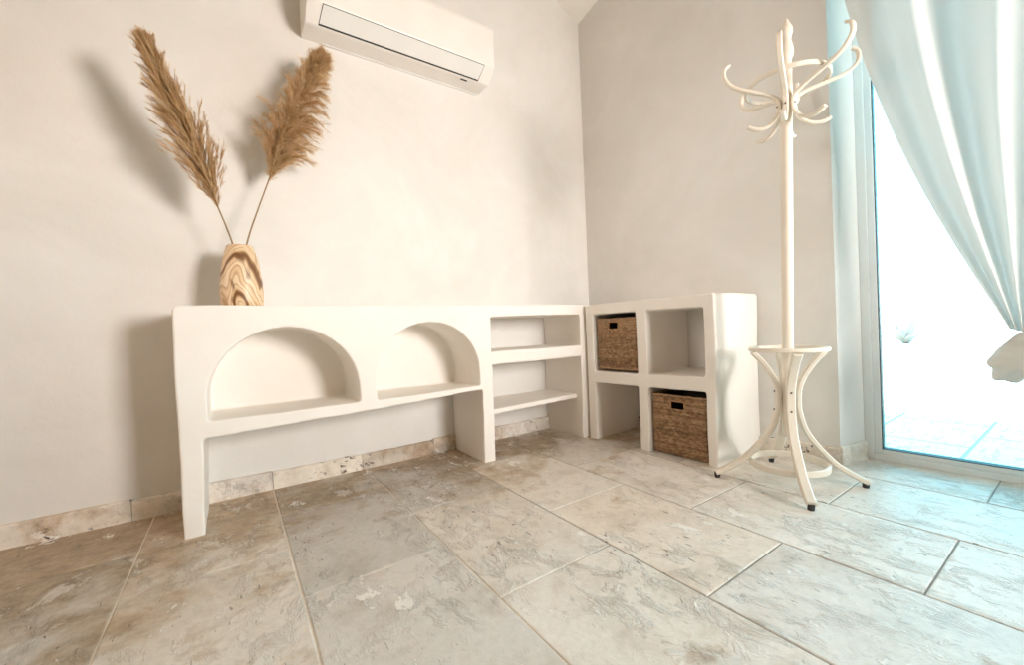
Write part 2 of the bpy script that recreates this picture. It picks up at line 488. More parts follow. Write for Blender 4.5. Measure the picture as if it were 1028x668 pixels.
# ------------------------------------------------------------------ stone plinths
def plinth(name, segs, xf, h=0.078, th=0.02):
    bm = bmesh.new(); lay = bm.loops.layers.color.new('tone')
    for a, b_ in segs:
        n0 = len(bm.faces)
        hh = h + random.uniform(-0.004, 0.004)
        k = max(1, int((b_ - a) / 0.04))
        grid = []
        for i in range(k + 1):
            u = a + 0.0012 + (b_ - a - 0.0024) * i / k
            w_ = noise.noise(Vector((u * 30, 2.0, h))) * 0.003
            t_ = th + noise.noise(Vector((u * 21, 7.0, h))) * 0.002
            grid.append([bm.verts.new(xf(u, 0.0, -0.004)), bm.verts.new(xf(u, t_, -0.004)), bm.verts.new(xf(u, t_, hh - 0.004 + w_)),
                         bm.verts.new(xf(u, t_ - 0.004, hh + w_)), bm.verts.new(xf(u, 0.0, hh + w_))])
        for p, q in zip(grid, grid[1:]):
            for e in range(5): bm.faces.new((p[e], p[(e + 1) % 5], q[(e + 1) % 5], q[e]))
        bm.faces.new(grid[0]); bm.faces.new(grid[-1][::-1])
        bm.faces.ensure_lookup_table()
        t_ = random.uniform(0.9, 1.1)
        for f in bm.faces[n0:]:
            for l in f.loops: l[lay] = (t_, t_ * 0.99, t_ * 0.98, 1)
    return struct(bm_obj(name, bm, M['plinth']))
xs = [XL, -2.0, -1.6, -1.2, -0.8, -0.345, -0.165]
xs2 = [-0.108, 0.125, 0.515, 0.90, 1.035]
xs3 = [1.10, 1.735]
pairs = lambda q: list(zip(q, q[1:]))
plinth('baseboard_back', pairs(xs) + pairs(xs2) + pairs(xs3), lambda u, t_, z: (u, YW - t_, z))
plinth('baseboard_right', [(0.40, 0.685), (0.755, 1.05), (1.10, S0)], lambda u, t_, z: W(u, -t_, z))
rev = (W(SF0, 0.186) - W(S0, 0)); rl = rev.length; rev.normalize(); rn = Vector((rev.y, -rev.x, 0))
plinth('baseboard_reveal', [(-0.012, rl)], lambda u, t_, z: W(S0, 0) + rev * u + rn * t_ + Vector((0, 0, z)), 0.085, 0.014)

# ------------------------------------------------------------------ door (frame, gasket, glass)
def dbox(bm, s0, s1, d0, d1, z0, z1):
    add_box(bm, s0, s1, d0, d1, z0, z1, f=lambda s, d, z: tuple(W(s, d, z)))
bm = bmesh.new()
d0, d1 = 0.186, 0.256
fw = 0.034
dbox(bm, SF0, SF0 + fw, d0, d1, 0, HD); dbox(bm, S1 - fw, S1, d0, d1, 0, HD)
dbox(bm, SF0 + fw, S1 - fw, d0, d1, 0.0, 0.03); dbox(bm, SF0 + fw, S1 - fw, d0, d1, HD - fw, HD)
door = struct(bevel(bm_obj('door_1', bm, M['frame']), 0.003))
sash_s = ((SF0 + fw, 2.62), (2.62, S1 - fw))  # second sash is out of view, added to bring in more sky light
for a, b_ in sash_s:
    bm = bmesh.new()
    e0, e1, sw = 0.194, 0.246, 0.026
    dbox(bm, a, a + sw, e0, e1, 0.03, HD - fw); dbox(bm, b_ - sw, b_, e0, e1, 0.03, HD - fw)
    dbox(bm, a + sw, b_ - sw, e0, e1, 0.03, 0.03 + sw * 0.75); dbox(bm, a + sw, b_ - sw, e0, e1, HD - fw - sw, HD - fw)
    bevel(bm_obj('sash', bm, M['frame'], door), 0.003)
    bm = bmesh.new(); g = 0.0035; zb = 0.03 + sw * 0.75; zt = HD - fw - sw
    for q in ((a + sw, a + sw + g, zb, zt), (b_ - sw - g, b_ - sw, zb, zt), (a + sw, b_ - sw, zb, zb + g), (a + sw, b_ - sw, zt - g, zt)):
        dbox(bm, q[0], q[1], 0.199, 0.24, q[2], q[3])
    bm_obj('gasket', bm, M['black'], door)
    bm = bmesh.new(); dbox(bm, a + sw + g, b_ - sw - g, 0.215, 0.223, zb + g, zt - g)
    bm_obj('glass_pane', bm, M['glass'], door)

# ------------------------------------------------------------------ arched masonry unit along the back wall
YA = 1.805
def arch(x0, x1, z0, ztop, n=28):
    r = (x1 - x0) / 2; zs = ztop - r; cx = (x0 + x1) / 2
    pts = [(x0, z0), (x1, z0)]
    for k in range(n + 1):
        a = PI * k / n
        pts.append((cx + r * math.cos(a), zs + r * math.sin(a)))
    return pts
outer = [(-0.164, -0.02), (-0.106, -0.02), (-0.100, 0.18), (-0.098, 0.333), (0.4, 0.348), (1.036, 0.372), (1.036, -0.02), (1.100, -0.02),
         (1.104, 0.744), (1.728, 0.742), (1.728, -0.02), (1.800, -0.02), (1.800, 0.803), (0.5, 0.805), (-0.150, 0.804), (-0.166, 0.795), (-0.168, 0.4)]
holes = [arch(-0.083, 0.440, 0.393, 0.7215), arch(0.511, 1.024, 0.393, 0.727)]
bm = bmesh.new()
bm.from_mesh(plate(outer, holes, YA, YW - 0.001, lambda u, d, v: (u, d, v), 'a'))
me_back = plate([(-0.12, 0.36), (1.06, 0.375), (1.06, 0.77), (-0.12, 0.77)], [], 2.078, YW - 0.001, lambda u, d, v: (u, d, v), 'b')
bm2 = bmesh.new(); bm2.from_mesh(me_back); tmp = bpy.data.meshes.new('t'); bm2.to_mesh(tmp); bm2.free()
bm.from_mesh(tmp)
unitA = thing('arched_shelf_unit', 'low white plaster shelf unit with two arched niches along the back wall', 'shelf unit', (0.8, 1.97, 0))
adopt(plasterise(bm, 'carcass', M['unit'], 0.006, 0.0045, 3, 1.0), unitA)
bm = bmesh.new(); add_prism(bm, [(1.085, YA + 0.004), (1.745, YA + 0.002), (1.745, YW - 0.002), (1.085, YW - 0.002)], 0.492, 0.562)
o = adopt(plasterise(bm, 'shelf', M['unit'], 0.0065, 0.004, 4, 5.0), unitA); o['label'] = 'thick upper plaster shelf'
bm = bmesh.new(); add_prism(bm, [(1.085, YA + 0.006), (1.742, YA + 0.05), (1.742, YW - 0.002), (1.085, YW - 0.002)], 0.236, 0.262)
o = adopt(plasterise(bm, 'shelf', M['unit'], 0.0055, 0.003, 2, 9.0), unitA); o['label'] = 'thin lower plaster shelf'

# ------------------------------------------------------------------ cubby unit along the right wall
D0 = -0.42
# the free end is splayed towards the wall
xfB = lambda u, d, v: W(u + (0.018 * (d - D0) / 0.42 if u > 1.075 else 0), d, v)
outer = [(0.336, -0.02), (0.394, -0.02), (0.394, 0.3375), (0.690, 0.338), (0.690, -0.02), (0.745, -0.02), (0.747, 0.339), (1.058, 0.343), (1.056, -0.02), (1.102, -0.02),
         (1.106, 0.4), (1.110, 0.796), (1.102, 0.805), (0.7, 0.803), (0.336, 0.797)]
holes = [[(0.391, 0.406), (0.688, 0.406), (0.688, 0.741), (0.391, 0.738)], [(0.751, 0.408), (1.056, 0.414), (1.055, 0.743), (0.752, 0.744)]]
bm = bmesh.new(); bm.from_mesh(plate(outer, holes, D0, -0.001, xfB, 'c'))
unitB = thing('cubby_shelf_unit', 'white plaster unit of four square cubbyholes along the right wall', 'shelf unit', tuple(W(0.72, -0.2)))
adopt(plasterise(bm, 'carcass', M['unit'], 0.006, 0.004, 3, 3.0), unitB)

# ------------------------------------------------------------------ woven baskets
def basket(label, s0, s1, z0, z1, dfr, dbk, hole, rows, seed, loose):
    root = thing('woven_basket', label, 'basket', tuple(W((s0 + s1) / 2, (dfr + dbk) / 2, z0)), 'woven storage baskets in the cubbyholes')
    rng = random.Random(seed)
    bm = bmesh.new(); lay = bm.loops.layers.color.new('tone')
    per_row = 6
    nz = rows * per_row
    w, dp, h = s1 - s0, dbk - dfr, z1 - z0
    phase = [rng.uniform(0, 6.28) for _ in range(rows + 1)]
    freq = [rng.uniform(0.9, 1.1) for _ in range(rows + 1)]
    rtone = [rng.uniform(0.8, 1.15) for _ in range(rows + 1)]
    NS = 110
    per = 2 * (w + dp)
    us = []
    for side, ln in ((0, w), (1, dp), (2, w), (3, dp)):
        n = NS if side == 0 else 46
        for k in range(n): us.append((side, k / n))
    def at(side, f, z, off):
        if side == 0: return W(s0 + f * w, dfr - off, z)
        if side == 1: return W(s1 + off, dfr + f * dp, z)
        if side == 2: return W(s1 - f * w, dbk + off, z)
        return W(s0 - off, dbk - f * dp, z)
    vg = []
    for iz in range(nz + 1):
        row = min(iz // per_row, rows - 1); fz = (iz % per_row) / per_row if iz < nz else 0.0
        r = []
        for side, f in us:
            u = (side + f) * 0.3
            strand = abs(math.sin(PI * fz)) ** 0.7
            tw = 0.5 + 0.5 * math.sin(u * 200 * freq[row] + phase[row] + fz * 2.5 + (row % 2) * PI)
            wob = noise.noise(Vector((u * 18, row * 1.7, seed)))
            off = (0.0045 * strand * (0.55 + 0.6 * tw) + 0.0022 * wob) * loose
            ez = noise.noise(Vector((u * 12, row * 0.9 + 5, seed))) * 0.004 * loose if 0 < iz < nz else 0
            edge = min(f, 1 - f); off -= 0.004 * max(0, 1 - edge / 0.03)
            r.append(bm.verts.new(at(side, f, z0 + h * iz / nz + ez, off)))
        vg.append(r)
    n = len(us)
    for iz in range(nz):
        row = iz // per_row
        for k in range(n):
            side, f = us[k]
            if side == 0 and hole:
                sm = s0 + (f + 0.5 / NS) * w; zm = z0 + h * (iz + 0.5) / nz
                if hole[0] < sm < hole[1] and hole[2] < zm < hole[3]: continue
            fc = bm.faces.new((vg[iz][k], vg[iz][(k + 1) % n], vg[iz + 1][(k + 1) % n], vg[iz + 1][k]))
            fz = (iz % per_row + 0.5) / per_row
            t_ = rtone[row] * (1.0 + 0.22 * noise.noise(Vector((side * 3 + f * 16, row * 2.3, seed * 1.3))))
            for l in fc.loops: l[lay] = (t_, t_ * 0.98, t_ * 0.95, 1)
            fc.smooth = True
    bm.faces.new([q for q in vg[0]][::-1])
    me = bm_obj('body', bm, M['basket'], None)
    adopt(me, root)
    # inner wall, its shade painted in dark, with the grip opening through it
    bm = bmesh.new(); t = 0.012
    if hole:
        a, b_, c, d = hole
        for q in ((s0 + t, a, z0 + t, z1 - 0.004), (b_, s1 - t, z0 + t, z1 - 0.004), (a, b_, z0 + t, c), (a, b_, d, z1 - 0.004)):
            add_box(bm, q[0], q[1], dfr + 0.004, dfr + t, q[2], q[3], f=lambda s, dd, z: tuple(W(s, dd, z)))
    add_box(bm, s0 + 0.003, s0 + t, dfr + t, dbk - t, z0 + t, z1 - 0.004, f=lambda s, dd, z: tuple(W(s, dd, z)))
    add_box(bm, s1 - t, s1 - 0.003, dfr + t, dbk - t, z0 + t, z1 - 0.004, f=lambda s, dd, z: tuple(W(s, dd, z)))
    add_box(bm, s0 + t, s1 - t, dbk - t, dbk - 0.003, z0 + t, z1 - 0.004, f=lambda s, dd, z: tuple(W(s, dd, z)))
    o = bm_obj('inner_wall', bm, M['basket_in'], None); adopt(o, root); o['label'] = 'inner wall with its shade painted dark'
    # rolled rim and grip border
    bm = bmesh.new(); lay = bm.loops.layers.color.new('tone')
    loop = [W(s0, dfr, z1), W(s1, dfr, z1), W(s1, dbk, z1), W(s0, dbk, z1)]
    path = []
    for p, q in zip(loop, loop[1:] + loop[:1]):
        for k in range(24):
            f = k / 24; e = p.lerp(q, f)
            e.z += noise.noise(Vector((e.x * 25, e.y * 25, seed))) * 0.0025
            path.append(e)
    path.append(path[0].copy())
    tube(bm, path, lambda f: 0.0055 + 0.0012 * math.sin(f * 300), 8)
    for f in bm.faces:
        f.smooth = True
        for l in f.loops: l[lay] = (1.1, 1.05, 1.0, 1)
    adopt(bm_obj('rim', bm, M['basket'], None), root)
    if hole:
        bm = bmesh.new(); lay = bm.loops.layers.color.new('tone')
        a, b_, c, d = hole
        pts = [(a, c), (b_, c), (b_, d), (a, d)]
        path = []
        for p, q in zip(pts, pts[1:] + pts[:1]):
            for k in range(8): path.append(W(p[0] + (q[0] - p[0]) * k / 8, dfr - 0.001, p[1] + (q[1] - p[1]) * k / 8))
        path.append(path[0].copy())
        tube(bm, path, lambda f: 0.0042, 8)
        for f in bm.faces:
            f.smooth = True
            for l in f.loops: l[lay] = (1.0, 0.95, 0.9, 1)
        adopt(bm_obj('grip_border', bm, M['basket'], None), root)
    return root
basket('brown woven basket with coarse loose weave in the upper cubbyhole by the corner', 0.403, 0.668, 0.416, 0.708, D0 + 0.028, -0.10,
       (0.487, 0.552, 0.650, 0.692), 17, 3, 1.35)
basket('greyish brown finely woven basket standing on the floor in the lower cubbyhole', 0.757, 1.040, 0.004, 0.304, D0 + 0.028, -0.10,
       (0.860, 0.934, 0.236, 0.277), 26, 8, 0.8)

# ------------------------------------------------------------------ olive wood vase
VX, VY, VZ = 0.041, 1.972, 0.806
vase = thing('wooden_vase', 'tapered olive wood vase with dark swirling grain on the arched unit', 'vase', (VX, VY, VZ))
prof = [(0.064, 0.0), (0.0705, 0.004), (0.0735, 0.03), (0.074, 0.06), (0.0725, 0.10), (0.068, 0.145), (0.061, 0.19), (0.0525, 0.225), (0.046, 0.246), (0.043, 0.250),
        (0.038, 0.250), (0.035, 0.246), (0.036, 0.20), (0.05, 0.10), (0.05, 0.03), (0.02, 0.025)]
bm = bmesh.new(); lathe(bm, prof, 48)
bm_obj('body', bm, M['olive'], vase, True)

# ------------------------------------------------------------------ pampas plumes
def pampas(label, stem_pts, plume_pts, seed, nprim, theta, l1, fluff, env):
    rng = random.Random(seed)
    base = Vector(stem_pts[0])
    root = thing('pampas_grass_stem', label, 'pampas grass', tuple(base), 'dried pampas grass in the wooden vase')
    bm = bmesh.new()
    sp = catmull(stem_pts + [plume_pts[1]], 8)
    tube(bm, sp, lambda f: 0.0036 - 0.0012 * f, 7)
    adopt(bm_obj('stalk', bm, M['stem'], None, True), root)
    axis = catmull(plume_pts, 16)
    n = len(axis)
    verts, faces, tones = [], [], []
    def hair(path, r0, tone):
        b0 = len(verts); m_ = len(path)
        for i, p in enumerate(path):
            t = (path[min(i + 1, m_ - 1)] - path[max(i - 1, 0)]).normalized()
            a = t.orthogonal().normalized(); b = t.cross(a)
            r = r0 * (1 - 0.7 * i / (m_ - 1))
            for k in range(3):
                an = 2 * PI * k / 3
                verts.append(p + a * (r * math.cos(an)) + b * (r * math.sin(an)))
        for i in range(m_ - 1):
            for k in range(3):
                faces.append((b0 + i * 3 + k, b0 + i * 3 + (k + 1) % 3, b0 + (i + 1) * 3 + (k + 1) % 3, b0 + (i + 1) * 3 + k))
                tones.append(min(1, max(0, tone + 0.12 * i)))
    G = Vector((0, 0, -1))
    rv = lambda: Vector((rng.gauss(0, 1), rng.gauss(0, 1), rng.gauss(0, 1))) * 0.58
    for q in range(nprim):
        f = (q + rng.random()) / nprim
        i = min(int(f * (n - 1)), n - 2)
        p0 = axis[i].lerp(axis[i + 1], f * (n - 1) - i)
        ax = (axis[min(i + 3, n - 1)] - axis[max(i - 3, 0)]).normalized()
        az = q * 2.399 + rng.uniform(-0.5, 0.5)
        a = ax.orthogonal().normalized(); b = ax.cross(a)
        rad = a * math.cos(az) + b * math.sin(az)
        k = env(f)
        th = theta * rng.uniform(0.55, 1.25) * k
        ln = l1 * rng.uniform(0.75, 1.15) * (1.0 - 0.45 * f) * (0.55 + 0.45 * k)
        d = ax * math.cos(th) + rad * math.sin(th)
        prim = [p0]
        for j in range(7):
            d = (d + G * (0.05 + 0.16 * fluff) * (0.4 + j / 6) * rng.uniform(0.4, 1.2) * k + rv() * 0.05).normalized()
            nx_ = prim[-1] + d * ln / 7; nx_.y = min(nx_.y, YW - 0.05); prim.append(nx_)
        t0 = rng.uniform(0.05, 0.65)
        hair(prim, 0.0009, t0 * 0.7)
        for u in range(int(11 + 5 * fluff)):
            w_ = rng.random() ** 0.75 * 6.98
            j = int(w_); s = prim[j].lerp(prim[j + 1], w_ - j)
            pd = (prim[j + 1] - prim[j]).normalized()
            d2 = (pd + rv() * (0.22 + 0.30 * fluff)).normalized()
            l2 = rng.uniform(0.018, 0.034)
            sec = [s, s + d2 * l2 * 0.5, s + d2 * l2 + G * l2 * 0.15 * fluff]
            t1 = t0 + rng.uniform(-0.12, 0.25)
            hair(sec, 0.0007, t1)
            for h in range(9):
                e = sec[0].lerp(sec[2], rng.random())
                d3 = (d2 + rv() * (0.30 + 0.38 * fluff)).normalized()
                l3 = rng.uniform(0.010, 0.020) * (1 + 0.45 * fluff)
                hair([e, e + d3 * l3 * 0.6, e + d3 * l3 + G * l3 * 0.12], 0.00045, t1 + rng.uniform(-0.05, 0.4))
    me = bpy.data.meshes.new('plume')
    me.from_pydata([tuple(v_) for v_ in verts], [], faces)
    at = me.attributes.new('tone', 'FLOAT', 'FACE')
    at.data.foreach_set('value', tones)
    o = link('plume', me, M['plume'], None, True)
    adopt(o, root)
    return root
el = lambda f: min(1.15, 0.85 + f * 2.5) * (1.0 - 0.75 * max(0, f - 0.35) / 0.65)
er = lambda f: min(1, 0.45 + f * 3.0) * (1.0 - 0.60 * max(0, f - 0.5) / 0.5)
pampas('narrow golden pampas plume leaning left in the wooden vase', [(0.062, 1.985, 0.835), (0.018, 1.968, 1.058), (-0.024, 1.93, 1.192)],
       [(-0.022, 1.932, 1.185), (-0.066, 1.90, 1.33), (-0.120, 1.87, 1.476), (-0.166, 1.84, 1.60), (-0.182, 1.828, 1.645)], 11, 470, 0.33, 0.160, 0.12, el)
pampas('fluffy pale pampas plume leaning right below the air conditioner', [(0.018, 1.955, 0.835), (0.065, 1.972, 1.068), (0.110, 1.982, 1.215), (0.155, 1.99, 1.349)],
       [(0.153, 1.99, 1.335), (0.196, 1.980, 1.48), (0.255, 1.97, 1.63), (0.320, 1.955, 1.80), (0.348, 1.945, 1.865)], 23, 330, 0.58, 0.150, 0.85, er)

# ------------------------------------------------------------------ split air conditioner
AX0, AX1 = 0.326, 1.289
ac = thing('air_conditioner', 'white wall mounted split air conditioner with closed louver flap', 'air conditioner', (0.8, YW, 2.1))
prof = [(YW + 0.001, 2.100), (2.035, 2.096), (2.022, 2.098), (1.950, 2.160), (1.950, 2.36), (1.955, 2.380), (1.975, 2.390), (YW + 0.001, 2.392)]
bm = bmesh.new()
a = [bm.verts.new((AX0, y, z)) for y, z in prof]; b_ = [bm.verts.new((AX1, y, z)) for y, z in prof]
bm.faces.new(a); bm.faces.new(b_[::-1])
for i in range(len(prof)):
    j = (i + 1) % len(prof); bm.faces.new((a[i], b_[i], b_[j], a[j]))
o = bm_obj('body', bm, M['ac'], None); bevel(o, 0.004, 3, 0.5); adopt(o, ac)
# louver flap: gap bed + flap following the slanted lower front
def acq(bm, x0, x1, x0b, x1b, top, bot, n, off, th):
    """slab lying on the slope between (y,z) top and bot"""
    ty, tz = top; by, bz = bot
    d = Vector((0, ty - by, tz - bz)).normalized(); nn = Vector((0, -d.z, d.y))
    if nn.z > 0: nn = -nn
    P = [(x0, ty, tz), (x1, ty, tz), (x1b, by, bz), (x0b, by, bz)]
    lo = [bm.verts.new(Vector(p) + nn * off) for p in P]; hi = [bm.verts.new(Vector(p) + nn * (off + th)) for p in P]
    bm.faces.new(lo); bm.faces.new(hi[::-1])
    for i in range(4): bm.faces.new((lo[i], lo[(i + 1) % 4], hi[(i + 1) % 4], hi[i]))
def sl(t): return (2.022 - 0.072 * t, 2.098 + 0.062 * t)
bm = bmesh.new(); acq(bm, 0.392, 1.2265, 0.381, 1.2165, sl(0.955), sl(0.02), 0, 0.0003, 0.0010)
o = bm_obj('flap_gap', bm, M['black'], None); adopt(o, ac); o['label'] = 'dark gap around the flap'
bm = bmesh.new(); acq(bm, 0.3945, 1.2240, 0.3838, 1.2138, sl(0.928), sl(0.10), 0, 0.0005, 0.0022)
o = bm_obj('louver_flap', bm, M['flap'], None); adopt(o, ac)
bm = bmesh.new(); add_box(bm, 1.118, 1.158, 2.040, 2.047, 2.0925, 2.0975)
o = bm_obj('status_display', bm, M['black'], None); adopt(o, ac); o['label'] = 'small dark indicator slot'
bm = bmesh.new(); add_box(bm, AX0 + 0.09, AX1 - 0.012, YW - 0.012, YW - 0.0005, 2.0965, 2.1005)
o = bm_obj('back_plate', bm, M['flap'], None); adopt(o, ac)

# ------------------------------------------------------------------ bentwood coat rack
RC = Vector((1.859, 0.7575, 0))
LEAN = Vector((0.010, -0.022, 0))
rack = thing('coat_rack', 'cream bentwood coat rack with curved hooks beside the glass door', 'coat rack', tuple(RC))
def rk(name, bm, mat=M['rack'], parent=None, smooth=True):
    for v_ in bm.verts: v_.co += LEAN * v_.co.z
    o = bm_obj(name, bm, mat, parent or rack, smooth)
    if smooth: 
        try: o.data.set_sharp_from_angle(angle=0.7)
        except Exception: pass
    return o
bm = bmesh.new()
lathe(bm, [(0.016, 0.19), (0.0205, 0.20), (0.021, 0.8), (0.0208, 1.60), (0.0200, 1.68), (0.0180, 1.705)], 24)
rk('pole', bm)
bm = bmesh.new()
lathe(bm, [(0.0175, 1.703), (0.0245, 1.722), (0.0260, 1.742), (0.0225, 1.762), (0.0170, 1.782), (0.0185, 1.797), (0.0235, 1.815), (0.0215, 1.833), (0.012, 1.852), (0.0095, 1.861), (0.005, 1.868)], 24)
rk('finial', bm)
def radial(ang, rz):
    c, s = math.cos(ang), math.sin(ang)
    return catmull([(r * c, r * s, z) for r, z in rz], 7), Vector((-s, c, 0))
leg_rz = [(0.268, 0.022), (0.232, 0.040), (0.166, 0.085), (0.106, 0.150), (0.062, 0.215), (0.040, 0.285), (0.0345, 0.340), (0.039, 0.395), (0.058, 0.445), (0.090, 0.496), (0.126, 0.538)]
for k in range(4):
    ang = math.radians(36.2 + 90 * k + (1.5 if k == 3 else 0))
    path, side = radial(ang, leg_rz)
    bm = bmesh.new(); sweep(bm, path, 0.034, 0.020, side, 0.22)
    leg = rk('leg', bm)
    bm = bmesh.new(); c, s = math.cos(ang), math.sin(ang)
    m_ = bmesh.ops.create_cone(bm, cap_ends=True, segments=20, radius1=0.0105, radius2=0.0125, depth=0.022, matrix=Matrix.Translation((0.262 * c, 0.262 * s, 0.011)))
    o = rk('rubber_foot', bm, M['rubber'], leg); o['label'] = 'black rubber foot'
    for z in (0.30, 0.375):
        rr = 0.0480 if z == 0.30 else 0.0465
        bm = bmesh.new()
        bmesh.ops.create_uvsphere(bm, u_segments=10, v_segments=6, radius=0.0042, matrix=Matrix.Translation((rr * c, rr * s, z)))
        rk('screw', bm, M['screw'], leg)['label'] = 'dark screw head'
def hoop(name, r, z, w, h):
    bm = bmesh.new(); seg = 72; rings = []
    for k in range(seg):
        a = 2 * PI * k / seg; c, s = math.cos(a), math.sin(a); q = 0.003
        prof = [(r - w/2 + q, z - h/2), (r + w/2 - q, z - h/2), (r + w/2, z - h/2 + q), (r + w/2, z + h/2 - q), (r + w/2 - q, z + h/2), (r - w/2 + q, z + h/2), (r - w/2, z + h/2 - q), (r - w/2, z - h/2 + q)]
        rings.append([bm.verts.new((a_ * c, a_ * s, zz)) for a_, zz in prof])
    for k in range(seg):
        A, B = rings[k], rings[(k + 1) % seg]
        for j in range(8): bm.faces.new((A[j], A[(j + 1) % 8], B[(j + 1) % 8], B[j]))
    return rk(name, bm)
o = hoop('hoop', 0.130, 0.549, 0.020, 0.016); o['label'] = 'upper umbrella hoop'
o = hoop('hoop', 0.134, 0.080, 0.013, 0.026); o['label'] = 'lower hoop joining the legs'
o = hoop('hoop', 0.141, 1.612, 0.011, 0.018); o['label'] = 'hoop joining the hooks'
hook_rz = [(0.150, 1.452), (0.124, 1.442), (0.090, 1.442), (0.058, 1.460), (0.0355, 1.492), (0.0285, 1.525), (0.037, 1.556), (0.074, 1.576), (0.128, 1.591), (0.186, 1.608), (0.221, 1.628), (0.241, 1.658), (0.238, 1.690), (0.219, 1.705)]
for deg in (141.7, 196.8, 254.5, 308.5, 12.0, 66.4):
    ang = math.radians(deg)
    path, side = radial(ang, hook_rz)
    bm = bmesh.new(); sweep(bm, path, 0.020, 0.0125, side, 0.3, lambda f: 1.0 if f < 0.9 else 1.0 - (f - 0.9) * 2.5)
    hk = rk('hook', bm)
    c, s = math.cos(ang), math.sin(ang)
    for r, z in ((0.0350, 1.525), (0.128, 1.5985)):
        bm = bmesh.new()
        bmesh.ops.create_uvsphere(bm, u_segments=10, v_segments=6, radius=0.0036, matrix=Matrix.Translation((r * c, r * s, z)))
        rk('screw', bm, M['screw'], hk)['label'] = 'dark screw head'

# ------------------------------------------------------------------ curtain, swept aside and tied
cur = thing('curtain', 'sheer pale curtain swept aside and knotted in front of the glass door', 'curtain', tuple(W(2.05, 0.0, 0.0)))
NU, NV = 150, 70
ZTOP = 2.33
tie = W(1.985, -0.02, 0.575)
bm = bmesh.new(); g = []
en = Vector((-E2.x, -E2.y, 0)); et = T2.to_3d()
for j in range(NV + 1):
    t = j / NV
    row = []
    for i in range(NU + 1):
        u = i / NU
        s_top = 1.472 + u * 1.05
        top_p = W(s_top, -0.03, ZTOP) + en * (0.018 * math.sin(u * 2 * PI * 5 + 0.6) * (0.6 + 0.4 * math.sin(u * 11)))
        low = tie + et * ((u - 0.5) * 0.07) + en * (0.018 * math.sin(u * 2 * PI * 5 + 0.6)) + Vector((0, 0, 0.03 - 0.03 * u))
        p = top_p.lerp(low, t)
        sag = math.sin(PI * t)
        p += et * (-0.050 * (1 - u) * sag) + Vector((0, 0, -0.045 * sag * (1 - 0.5 * u)))
        # broad soft folds: the leading edge folds back, then two deep valleys
        fold = 0.060 * math.exp(-((u - 0.20) / 0.07) ** 2) - 0.050 * math.exp(-((u - 0.33) / 0.06) ** 2) + 0.045 * math.exp(-((u - 0.47) / 0.06) ** 2) \
            - 0.04 * math.exp(-((u - 0.62) / 0.05) ** 2) + 0.04 * math.exp(-((u - 0.8) / 0.07) ** 2)
        p += en * fold * math.sin(PI * min(1, 0.12 + t * 0.88)) * (1.0 - 0.35 * t)
        p += en * 0.005 * noise.noise(Vector((u * 14, t * 5, 2)))
        row.append(bm.verts.new(p))
    g.append(row)
for j in range(NV):
    for i in range(NU):
        bm.faces.new((g[j][i], g[j][i + 1], g[j + 1][i + 1], g[j + 1][i]))
adopt(bm_obj('swept_panel', bm, M['curtain'], None, True, recalc=False), cur)
# knot
bm = bmesh.new()
bmesh.ops.create_uvsphere(bm, u_segments=40, v_segments=24, radius=1.0)
for v_ in bm.verts:
    p = v_.co.copy()
    an = math.atan2(p.z, p.x)
    k = 1 + 0.07 * math.sin(an * 9 + p.y * 3 + p.z * 2) + 0.06 * math.sin(p.z * 9 + p.x * 5) + 0.05 * noise.noise(p * 2.2)
    q = p * k
    v_.co = tie + Vector((0, 0, -0.065)) + et * (q.x * 0.085 + 0.012 * q.z) + en * (-q.y * 0.055) + Vector((0, 0, q.z * 0.088 + 0.03 * q.x))
adopt(bm_obj('knot', bm, M['curtain'], None, True), cur)
# loose tail under the knot
bm = bmesh.new(); g = []
for j in range(31):
    t = j / 30; row = []
    for i in range(81):
        u = i / 80; ga = u - 0.5
        w_ = 0.05 + 0.26 * t ** 0.7
        p = tie + Vector((0, 0, -0.10 - t * 0.44)) + T2.to_3d() * (ga * w_ + 0.05 + 0.18 * t) + Vector((-E2.x, -E2.y, 0)) * (0.012 + 0.03 * t) * math.sin(u * 2 * PI * 5 + 0.5)
        p.z += 0.02 * t * math.sin(u * 9)
        row.append(bm.verts.new(p))
    g.append(row)
for j in range(30):
    for i in range(80): bm.faces.new((g[j][i], g[j][i + 1], g[j + 1][i + 1], g[j + 1][i]))
adopt(bm_obj('loose_tail', bm, M['curtain'], None, True, recalc=False), cur)

# ------------------------------------------------------------------ plant far out on the terrace
ag = thing('agave_plant', 'pale grey spiky plant far out on the bright terrace', 'plant', (12.2, 2.55, -0.02))
rng = random.Random(5)
for k in range(16):
    az = rng.uniform(0, 2 * PI); el = rng.uniform(0.35, 1.3); ln = rng.uniform(0.55, 0.9)
    d = Vector((math.cos(az) * math.cos(el), math.sin(az) * math.cos(el), math.sin(el)))
    path = catmull([Vector((0, 0, 0.0)) + d * 0.03, d * ln * 0.4 + Vector((0, 0, 0.05)), d * ln * 0.75 + Vector((0, 0, 0.03)), d * ln], 5)
    bm = bmesh.new(); sweep(bm, path, 0.13, 0.03, d.cross(Vector((0, 0, 1))).normalized(), 0.4, lambda f: max(0.05, math.sin(PI * (0.22 + 0.77 * f))))
    for v_ in bm.verts: v_.co.z = max(v_.co.z, 0.0)
    bm_obj('leaf', bm, M['agave'], ag, True)

